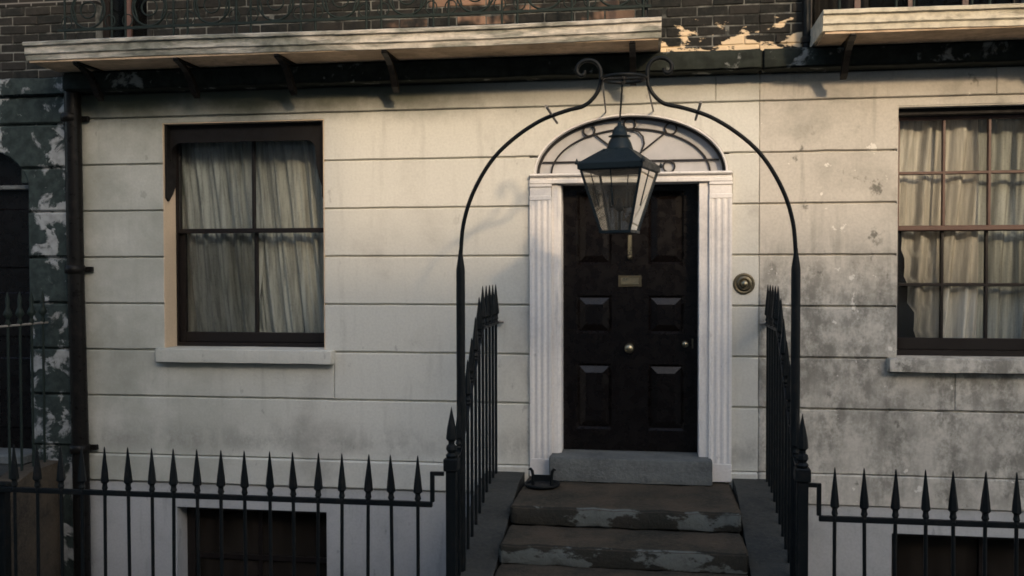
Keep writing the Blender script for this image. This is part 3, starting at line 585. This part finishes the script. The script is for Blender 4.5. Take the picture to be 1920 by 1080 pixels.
# painted lining of the arch
o_, i_ = ell(0, AZ, AA+0.001, AB+0.001, 0, 180, 40), ell(0, AZ, AA-0.012, AB-0.012, 0, 180, 40)
m = MB(); n = len(o_); vs = [(p[0], -0.004, p[1]) for p in o_]+[(p[0], -0.004, p[1]) for p in i_]+[(p[0], 0.2, p[1]) for p in o_]+[(p[0], 0.2, p[1]) for p in i_]
m.add(vs, [(k, k+1, n+k+1, n+k) for k in range(n-1)]+[(n+k, n+k+1, 3*n+k+1, 3*n+k) for k in range(n-1)]+[(2*n+k, 2*n+k+1, k+1, k) for k in range(n-1)]); m.build('arch_lining', 'white', sur)
fan = empty('fanlight', (0, 0.16, AZ), parent=hm)
MB().prism(ell(0, AZ-0.01, AA-0.01, AB-0.004, 0, 180, 40), 0.095, 0.105).build('pane', 'fan_glass', fan)
y = 0.082
MB().tube(arc3(y, ell(0, AZ, AA-0.022, AB-0.022, 1, 179, 44)), 0.012, 6).build('outer_bar', 'fan_bar', fan)
MB().tube(arc3(y, ell(0, AZ, 0.590, 0.335, 2, 178, 40)), 0.0075, 6).build('inner_bar', 'fan_bar', fan)
MB().tube([(-0.655, y, 2.795), (0.655, y, 2.795)], 0.0075, 6).build('cross_bar', 'fan_bar', fan)
ring0 = None
for a in (62, 90, 118):
    cx, cz = 0.645*math.cos(R(a)), AZ+0.372*math.sin(R(a))
    if ring0 is None: ring0 = MB().tube(arc3(y-0.006, ell(cx, cz, 0.042, 0.042, 0, 345, 23)), 0.0075, 6, closed=True).build('ring', 'fan_bar', fan, (cx, y-0.006, cz))
    else: share(ring0, fan, (cx, y-0.006, cz))
for cx in (-0.29, 0.29): share(ring0, fan, (cx, y-0.006, 2.748))
for s in (-1, 1):
    MB().tube([(s*0.085, y-0.004, 2.86), (s*0.27, y-0.004, 3.005)], 0.007, 6).build('radial_bar', 'fan_bar', fan)
    MB().tube([(s*0.005, y-0.008, 3.030), (s*0.06, y-0.008, 3.015), (s*0.098, y-0.008, 2.975), (s*0.108, y-0.008, 2.92), (s*0.085, y-0.008, 2.86), (s*0.04, y-0.008, 2.81), (0, y-0.008, 2.797)], 0.007, 6).build('curved_bar', 'fan_bar', fan)
door = empty('front_door', (0, 0.17, 0.60), parent=hm, label='near-black six-panelled front door with brass fittings')
yd = 0.165
m = MB(); m.box(-0.508, 0.508, yd+0.02, yd+0.05, 0.602, 2.618)
for x0, x1 in ((-0.508, -0.405), (-0.138, 0.138), (0.405, 0.508)): m.box(x0, x1, yd, yd+0.021, 0.602, 2.618)
for z0, z1 in ((0.602, 0.76), (1.262, 1.495), (1.785, 2.02), (2.578, 2.618)):
    for x0, x1 in ((-0.405, -0.138), (0.138, 0.405)): m.box(x0, x1, yd+0.0005, yd+0.0205, z0, z1)
m.build('leaf', 'door', door)
for x0, x1 in ((-0.405, -0.138), (0.138, 0.405)):
    for z0, z1 in ((0.76, 1.262), (1.495, 1.785), (2.02, 2.578)):
        e = 0.018; bv = 0.05; yb, yt = yd+0.020, yd-0.004
        vs = [(x0, yd+0.001, z0), (x1, yd+0.001, z0), (x1, yd+0.001, z1), (x0, yd+0.001, z1), (x0+e, yb-0.001, z0+e), (x1-e, yb-0.001, z0+e), (x1-e, yb-0.001, z1-e), (x0+e, yb-0.001, z1-e)]
        f = e+bv; vs += [(x0+f, yt, z0+f), (x1-f, yt, z0+f), (x1-f, yt, z1-f), (x0+f, yt, z1-f)]
        fs = [(k, (k+1) % 4, 4+(k+1) % 4, 4+k) for k in range(4)]+[(4+k, 4+(k+1) % 4, 8+(k+1) % 4, 8+k) for k in range(4)]+[(8, 9, 10, 11)]
        MB().add(vs, fs).build('panel', 'door', door)
m = MB(); m.box(-0.088, 0.088, yd-0.012, yd, 1.850, 1.938, 0.004); lp = m.build('letter_plate', 'dull_brass', door)
MB().box(-0.068, 0.068, yd-0.020, yd-0.012, 1.868, 1.920, 0.003).build('flap', 'brass', lp)
MB().lathe([(0.036, 0), (0.036, 0.006), (0.014, 0.01), (0.013, 0.03), (0.030, 0.036), (0.037, 0.05), (0.033, 0.066), (0.018, 0.076), (0.002, 0.078)], (-0.004, yd, 1.386), 20, 'y').build('knob', 'brass', door)
MB().lathe([(0.024, 0), (0.024, 0.006), (0.010, 0.01), (0.010, 0.024), (0.022, 0.03), (0.026, 0.042), (0.018, 0.054), (0.002, 0.057)], (0.412, yd, 1.420), 16, 'y').build('knob', 'brass', door)
MB().box(0.462, 0.474, yd-0.008, yd, 1.385, 1.46, 0.002).build('keyhole_plate', 'dull_brass', door)
m = MB(); m.box(-0.016, 0.016, yd-0.018, yd, 2.06, 2.245, 0.005); kn = m.build('knocker', 'brass', door)
MB().lathe([(0.002, 0), (0.018, 0.004), (0.02, 0.02), (0.008, 0.03)], (0, yd-0.012, 2.08), 12, 'y').build('striker', 'brass', kn)
MB().rough(-0.585, 0.60, -0.155, 0.20, 0.418, 0.598, 0.06, 0.003, 0.007, 21).build('threshold', 'threshold', hm)
MB().box(-0.75, 0.75, 0.25, 0.30, 0.4, 3.2).build('hall_wall', 'room', hm)

# doorbell
t = empty('doorbell', (0.83, 0, 1.878), 'round ringed brass bell pull on the wall right of the door', 'doorbell')
MB().lathe([(0.078, 0), (0.078, 0.008), (0.070, 0.016), (0.060, 0.010), (0.052, 0.010), (0.048, 0.018), (0.040, 0.020), (0.032, 0.012), (0.026, 0.012)], (0.83, 0.0, 1.878), 28, 'y').build('backplate', 'dull_brass', t)
MB().lathe([(0.012, 0.010), (0.012, 0.03), (0.020, 0.034), (0.026, 0.044), (0.020, 0.056), (0.003, 0.060)], (0.83, 0.0, 1.878), 18, 'y').build('knob', 'brass', t)

# ------------------------------------------------------------------ steps
st = empty('front_steps', (0, -0.9, 0), 'worn stone steps with flaking risers up to the front door', 'steps')
for i, (yn, yb, z) in enumerate(((-0.885, 0.0, 0.416), (-1.315, -0.86, 0.285), (-1.745, -1.29, 0.160))):
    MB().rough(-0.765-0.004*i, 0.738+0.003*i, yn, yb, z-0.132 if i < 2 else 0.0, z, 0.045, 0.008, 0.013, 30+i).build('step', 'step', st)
core(st, 'kerb', [(-0.75, 0.72, -0.84, -0.01, -1.7, 0.27), (-0.75, 0.72, -1.28, -0.85, -1.7, 0.14), (-0.75, 0.72, -1.715, -1.29, -1.7, -0.001)], 'base')
for s in (-1, 1):
    a, b = (-1.075, -0.785) if s < 0 else (0.752, 1.062)
    m = MB(); n = 14; path = [(-0.005, 0.452), (-0.30, 0.448), (-0.45, 0.425)]+[(-0.45-1.27*k/n, 0.425-0.37*k/n+0.006*noise.noise(Vector((k*1.7, s, 0)))) for k in range(1, n+1)]+[(-1.715, 0.02)]
    m.prism_x(path+[(-1.715, -1.7), (-0.005, -1.7)], a, b); m.build('side_kerb', 'kerb', st)

# boot scraper
t = empty('boot_scraper', (-0.615, -0.30, 0.42), 'small black iron boot scraper on the top step by the left pilaster', 'boot scraper')
m = MB(); pr = [(0.09, 0.0), (0.125, 0.012), (0.13, 0.03), (0.122, 0.03), (0.112, 0.014)]
m.lathe(pr, (-0.615, -0.33, 0.418), 24); pan = m.build('pan', 'iron', t)
for s in (-1, 1):
    x = -0.615+s*0.068; m = MB(); m.tube([(x, -0.33, 0.43), (x, -0.33, 0.50), (x+s*0.004, -0.33, 0.53), (x+s*0.018, -0.33, 0.548), (x+s*0.03, -0.33, 0.54)], [0.013, 0.011, 0.012, 0.01, 0.007], 8); m.build('upright', 'iron', t)
MB().box(-0.68, -0.55, -0.334, -0.326, 0.462, 0.505).build('blade', 'iron', t)

# ------------------------------------------------------------------ railings
def picket_mesh(parent, x, y, zb, zr, mat='iron', tip=0.292, r=0.0105):
    p = MB().tube([(x, y, zb), (x, y, zr+0.01)], r, 8).build('picket', mat, parent, (x, y, zr))
    h = MB().lathe([(0.012, -0.002), (0.017, 0.010), (0.014, 0.022), (0.020, 0.034), (0.016, 0.05), (0.0155, 0.062), (0.027, 0.075), (0.022, 0.13), (0.0125, 0.21), (0.0045, tip-0.012), (0.001, tip)], (x, y, zr), 6, rot=0.4, smooth=False).build('spearhead', mat, p, (x, y, zr))
    return p, h
def add_picket(proto, parent, x, y, zr, tilt=0.0):
    c = share(proto[0], parent, (x, y, zr)); c.rotation_euler = (random.uniform(-0.006, 0.006), tilt, 0); h = share(proto[1], c, (x, y, zr)); h.rotation_euler = (0, random.uniform(-0.012, 0.012), random.uniform(-0.5, 0.5)); return c
YF = -1.68
def front_railing(xs, x_end, s, label, x_far):
    t = empty('front_railing', ((xs[0]+xs[-1])/2, YF, 0.0), label, 'railing', 'spear-topped railings along the pavement'); zr = 0.607
    a, b = min(x_end, x_far), max(x_end, x_far)
    MB().box(a, b, YF-0.012, YF+0.012, zr-0.012, zr+0.020, 0.003).build('rail', 'iron', t)
    m = MB(); m.box(x_end-0.0115, x_end+0.0115, YF-0.0112, YF+0.0112, zr+0.0205, 0.805); x2 = x_end+s*0.07; m.box(min(x_end+s*0.012, x2), max(x_end+s*0.012, x2), YF-0.011, YF+0.011, 0.783, 0.8055); m.build('cranked_end', 'iron', t)
    pr = None
    for x in xs:
        if pr is None: pr = picket_mesh(t, x, YF, 0.005, zr)
        else: add_picket(pr, t, x, YF, zr, random.uniform(-0.010, 0.010))
    return t
jit = lambda: random.uniform(-0.008, 0.008)
front_railing([-1.198-0.1525*k+jit() for k in range(26)], -1.108, 1, 'long run of black spear railings left of the steps', -5.2)
front_railing([1.170+0.155*k+jit() for k in range(20)], 1.080, -1, 'run of black spear railings right of the steps', 4.3)
# dwarf coping under the railings, at the pavement edge
tag(MB().rough(-5.3, -1.08, -1.80, -1.56, -0.2, 0.010, 0.2, 0.004, 0.012, 41).build('coping', 'kerb'), kind='structure'); tag(MB().rough(1.066, 4.4, -1.80, -1.56, -0.2, 0.010, 0.2, 0.004, 0.012, 42).build('coping', 'kerb'), kind='structure')
def kerb_z(y): return 0.449 if y > -0.3 else 0.425-0.37*(-0.45-y)/1.27 if y < -0.45 else 0.449-0.024*(-0.3-y)/0.15
RAIL = [(-0.015, 1.585), (-0.66, 1.585), (-0.74, 1.545), (-1.40, 0.93), (-1.50, 0.882), (-1.655, 0.872)]
def rail_z(y):
    for (ya, za), (yb, zb) in zip(RAIL, RAIL[1:]):
        if yb <= y <= ya: return za+(zb-za)*(ya-y)/(ya-yb)
    return RAIL[-1][1]
def side_railing(x, label, s, dz=0.0):
    t = empty('side_railing', (x, -0.85, kerb_z(-0.85)), label, 'railing', 'sloping spear railings flanking the steps')
    m = MB(); n = len(RAIL); vs = []
    for y, z in RAIL: vs += [(x-0.017, y, z-0.008), (x+0.017, y, z-0.008), (x+0.017, y, z+0.008), (x-0.017, y, z+0.008)]
    m.add(vs, [(4*i+k, 4*i+(k+1) % 4, 4*i+4+(k+1) % 4, 4*i+4+k) for i in range(n-1) for k in range(4)]+[(0, 1, 2, 3), (4*n-4, 4*n-1, 4*n-2, 4*n-3)]); m.build('sloping_rail', 'iron', t)
    m = MB().tube([(x, -0.02, 1.585), (x-s*0.02, 0.012, 1.59)], 0.012, 8); m.tube([(x-s*0.05, -0.03, 1.587), (x, -0.03, 1.587)], 0.011, 6); m.build('wall_stay', 'grey_metal', t)
    pr = None
    ys = [-0.085-0.138*k for k in range(11)]
    for y in ys:
        zr = rail_z(y); b = MB().tube([(x, y, kerb_z(y)-0.005), (x, y, zr)], 0.0105, 8).build('picket', 'iron', t, (x, y, zr))
        if pr is None: pr = MB().lathe([(0.012, -0.002), (0.019, 0.010), (0.015, 0.022), (0.021, 0.034), (0.016, 0.05), (0.0155, 0.062), (0.027, 0.075), (0.022, 0.13), (0.0125, 0.21), (0.0045, 0.278), (0.001, 0.29)], (x, y, zr), 6, rot=0.4, smooth=False).build('spearhead', 'iron', b, (x, y, zr))
        else: share(pr, b, (x, y, zr)).rotation_euler = (0, 0, random.uniform(0, 1))
    m = MB(); m.box(x-0.030, x+0.030, YF-0.030, YF+0.030, 0.0, 0.815, 0.004); nw = m.build('newel_post', 'iron', t)
    MB().box(x-0.042, x+0.042, YF-0.042, YF+0.042, 0.815, 0.89, 0.006).build('cap', 'iron', nw)
    MB().lathe([(0.03, 0.89), (0.036, 0.905), (0.022, 0.92), (0.034, 0.94), (0.030, 0.96), (0.019, 0.97), (0.019, 0.985), (0.033, 1.0), (0.027, 1.06), (0.013, 1.13), (0.001, 1.19)], (x, YF, 0), 8, smooth=False).build('finial', 'iron', nw)
side_railing(-0.992, 'sloping black spear railing on the left side of the steps', -1)
side_railing(0.990, 'sloping black spear railing on the right side of the steps', 1)

# ------------------------------------------------------------------ arch over the steps
YA = -1.41
ar = empty('lamp_arch', (0, YA, 0.14), 'tall black iron arch spanning the steps and carrying the lantern', 'arch')
half = [(0.990, 2.06), (0.972, 2.26), (0.913, 2.45), (0.802, 2.64), (0.668, 2.772), (0.503, 2.879), (0.345, 2.936), (0.240, 2.962), (0.176, 3.014), (0.143, 3.078), (0.137, 3.145)]
def smooth(pts, k=5):
    out = []; P = [Vector(p) for p in pts]
    for i in range(len(P)-1):
        p0, p1, p2, p3 = P[max(i-1, 0)], P[i], P[i+1], P[min(i+2, len(P)-1)]
        for j in range(k):
            t = j/k; out.append(0.5*((2*p1)+(p2-p0)*t+(2*p0-5*p1+4*p2-p3)*t*t+(3*p1-p0-3*p2+p3)*t*t*t))
    return out+[P[-1]]
for s in (-1, 1):
    x = s*0.990
    m = MB(); m.tube([(x, YA, kerb_z(YA)-0.01), (x, YA, 1.985), (x, YA, 2.01), (x, YA, 2.085), (x, YA, 2.11)], [0.027, 0.027, 0.024, 0.013, 0.0105], 10); m.build('post', 'iron', ar)
    MB().tube([(s*p[0], YA, p[1]) for p in smooth([(0.990, 2.05)]+half)], 0.0125, 8).build('curved_arm', 'iron', ar)
    sp = [(0.137, 3.14), (0.140, 3.175), (0.160, 3.212), (0.200, 3.232), (0.245, 3.226), (0.275, 3.197), (0.278, 3.165), (0.258, 3.143), (0.236, 3.152), (0.233, 3.172)]
    MB().tube([(s*p[0], YA, p[1]) for p in smooth(sp)], [0.013]*40+[0.011]*6, 8).build('scroll', 'iron', ar)
    fx, fz = s*0.432, 2.905
    MB().tube([(fx, YA-0.30, fz+0.012), (fx, YA+0.34, fz+0.012)], 0.008, 8).build('ladder_bar', 'grey_metal', ar)
for s in (-1, 1): MB().tube([(s*0.128, YA, 3.112), (s*0.175, 0.004, 3.150)], 0.0062, 8).build('tie_rod', 'grey_metal', ar)
zr = 3.118
m = MB(); m.tube([(0.128*math.cos(2*math.pi*k/32), YA+0.128*math.sin(2*math.pi*k/32), zr) for k in range(32)], 0.011, 8, closed=True); m.tube([(-0.137, YA, zr), (0.137, YA, zr)], 0.009, 8); m.tube([(0, YA-0.128, zr), (0, YA+0.128, zr)], 0.009, 8); m.build('ring', 'iron', ar)

# ------------------------------------------------------------------ lantern
LXc = -0.026; TH = R(-15)
lt = empty('hanging_lantern', (LXc, YA, 2.205), 'old square tapered glass street lantern hanging before the front door', 'lantern')
def sq(h, z, rot=TH): return [(LXc+h*math.sqrt(2)*math.cos(rot+math.pi/4+k*math.pi/2), YA+h*math.sqrt(2)*math.sin(rot+math.pi/4+k*math.pi/2), z) for k in range(4)]
def frustum(prof, cap0=True, cap1=True):
    m = MB(); vs = []
    for h, z in prof: vs += sq(h, z)
    fs = [(4*i+k, 4*i+(k+1) % 4, 4*i+4+(k+1) % 4, 4*i+4+k) for i in range(len(prof)-1) for k in range(4)]
    if cap0: fs.append((3, 2, 1, 0))
    if cap1: e = 4*len(prof); fs.append((e-4, e-3, e-2, e-1))
    return m.add(vs, fs)
roof = frustum([(0.182, 2.566), (0.196, 2.574), (0.198, 2.606), (0.190, 2.614), (0.075, 2.700)]).build('roof', 'lantern', lt)
for q in sq(0.193, 2.60):
    d = Vector((q[0]-LXc, q[1]-YA, 0)).normalized(); MB().lathe([(0.010, 0), (0.013, 0.008), (0.002, 0.034)], (q[0]+d.x*0.008, q[1]+d.y*0.008, 2.600), 6).build('corner_finial', 'lantern', roof)
MB().lathe([(0.078, 2.693), (0.081, 2.702), (0.076, 2.712), (0.070, 2.735), (0.058, 2.758), (0.050, 2.770), (0.066, 2.774), (0.066, 2.780), (0.046, 2.786), (0.043, 2.808), (0.032, 2.828), (0.015, 2.842), (0.010, 2.86), (0.002, 2.866)], (LXc, YA, 0), 20).build('vent', 'lantern', lt)
MB().tube([(LXc, YA, 2.86), (LXc*0.3, YA, zr-0.008)], 0.0062, 8).build('hanging_rod', 'iron', lt)
ht, hb, zt, zb = 0.180, 0.088, 2.568, 2.215
for k in range(4):
    a, b = Vector(sq(ht, zt)[k]), Vector(sq(hb, zb)[k]); MB().tube([a, b], 0.0105, 4, square=True).build('corner_bar', 'lantern', lt)
    a2, b2 = Vector(sq(ht, zt)[(k+1) % 4]), Vector(sq(hb, zb)[(k+1) % 4])
    MB().tube([(a+a2)/2, (a+a2)/2*0.42+(b+b2)/2*0.58], 0.005, 4, square=True).build('glazing_bar', 'lantern', lt)
    u = (a2-a).normalized()*0.008; MB().add([a+u, a2-u, b2-u, b+u], [(0, 1, 2, 3)]).build('pane', 'lamp_glass', lt)
frustum([(hb+0.008, 2.203), (hb+0.010, 2.219)]).build('base_plate', 'lantern', lt)
m = MB().tube([(LXc, YA, 2.215), (LXc, YA, 2.33)], 0.009, 8); m.tube([(LXc-0.06, YA, 2.36), (LXc+0.06, YA, 2.36)], 0.007, 6)
m.lathe([(0.012, 2.33), (0.03, 2.345), (0.02, 2.37), (0.014, 2.41)], (LXc, YA, 0), 10)
for dx in (-0.055, 0.055): m.tube([(LXc+dx, YA, 2.36), (LXc+dx, YA, 2.45)], [0.007, 0.012], 6)
m.build('burner', 'iron', lt)

# ------------------------------------------------------------------ drainpipe
dp = empty('drainpipe', (-4.385, -0.085, -0.6), 'thick black cast iron drainpipe between the dark house and cream house', 'drainpipe')
MB().tube([(-4.372, -0.085, -1.7), (-4.378, -0.085, 0.4), (-4.404, -0.085, 2.0), (-4.412, -0.085, 3.40)], 0.064, 16).build('shaft', 'pipe', dp)
for z in (0.55, 1.99, 3.2):
    x = -4.378-0.016*z; m = MB().lathe([(0.064, z-0.035), (0.077, z-0.03), (0.077, z+0.03), (0.064, z+0.035)], (x, -0.085, 0), 16); m.box(x-0.115, x+0.115, -0.035, -0.004, z-0.022, z+0.022, 0.005); m.build('bracket', 'pipe', dp)

# ------------------------------------------------------------------ left neighbour: steps and rail
ls = empty('front_steps', (-5.4, -0.8, 0), 'dark stone steps with brown flank wall at left edge', 'steps')
for i, (yn, yb, z) in enumerate(((-0.9, -0.005, 0.40), (-1.3, -0.88, 0.27), (-1.715, -1.28, 0.14))): MB().rough(-6.2, -4.80, yn, yb, z-0.14, z, 0.12, 0.008, 0.02, 50+i).build('step', 'kerb', ls)
MB().prism_x([(-0.005, 0.43), (-0.4, 0.42), (-1.7, 0.02), (-1.7, -1.7), (-0.005, -1.7)], -4.798, -4.60).build('flank_wall', 'brown_stone', ls)
t = empty('side_railing', (-4.70, -0.8, 0.3), 'thin dark rail with small spearheads beside the steps at left edge', 'railing', 'sloping spear railings flanking the steps')
pr = None
LR = [(-0.02, 1.56), (-0.70, 1.56), (-1.55, 0.86)]
m = MB()
for (ya, za), (yb, zb_) in zip(LR, LR[1:]): m.tube([(-4.70, ya, za), (-4.70, yb, zb_)], 0.010, 6)
m.build('rail', 'grey_metal', t)
for k in range(11):
    y = -0.08-0.14*k; zr_ = 1.56 if y > -0.7 else 1.56-0.70*(-0.7-y)/0.85; zk = 0.42 if y > -0.4 else 0.42-0.40*(-0.4-y)/1.3
    b = MB().tube([(-4.70, y, zk-0.01), (-4.70, y, zr_)], 0.010, 8).build('picket', 'green_iron', t, (-4.70, y, zr_))
    if pr is None: pr = MB().lathe([(0.011, 0), (0.022, 0.02), (0.012, 0.04), (0.014, 0.06), (0.034, 0.085), (0.026, 0.11), (0.013, 0.14), (0.017, 0.20), (0.002, 0.26)], (-4.70, y, zr_), 8).build('spearhead', 'green_iron', b, (-4.70, y, zr_))
    else: share(pr, b, (-4.70, y, zr_))
t = empty('newel_post', (-3.98, YF, 0), 'thick black iron newel post at far left of the front railings', 'post')
MB().box(-3.95, -3.88, YF+0.016, YF+0.08, 0.0, 0.59, 0.005).build('shaft', 'iron', t); MB().box(-3.962, -3.868, YF+0.014, YF+0.09, 0.592, 0.64, 0.005).build('cap', 'iron', t)

# ------------------------------------------------------------------ unseen houses across the street, shaped for the sun patch and pale for bounce
def unseen_far_house(x0, x1, h, label, rows, cols):
    t = empty('unseen_house', ((x0+x1)/2, -16, 0), label, 'house', 'unseen houses across the street that shape the sun patch'); yf = -15.6
    MB().box(x0, x1, -25, yf, -0.2, h-0.35).build('wall', 'facing', t); MB().box(x0, x1, -16.0, yf+0.12, h-0.35, h, 0.03).build('parapet', 'facing', t)
    w0 = None; rows = min(rows, 3)
    for r in range(rows):
        for c in range(cols):
            x = x0+(x1-x0)*(c+0.5)/cols; z = 1.2+r*3.0
            if w0 is None: w0 = MB().box(x-0.5, x+0.5, yf-0.02, yf+0.03, z, z+1.7, 0.01).build('window', 'sash', t, (x, yf, z)); f0 = MB().box(x-0.42, x+0.42, yf+0.032, yf+0.036, z+0.08, z+1.62).build('pane', 'dark_glass', w0, (x, yf, z))
            else: q = share(w0, t, (x, yf, z)); share(f0, q, (x, yf, z))
unseen_far_house(-9.0, 5.30, 10.7, 'unseen tall pale house across the street', 4, 5)
unseen_far_house(5.30, 14.6, 8.78, 'unseen low pale house across the street', 2, 4)
unseen_far_house(-30.0, -9.0, 10.2, 'unseen long pale house farther down across the street', 3, 8)
unseen_far_house(14.6, 30.0, 10.7, 'unseen tall pale end house across the street', 4, 4)
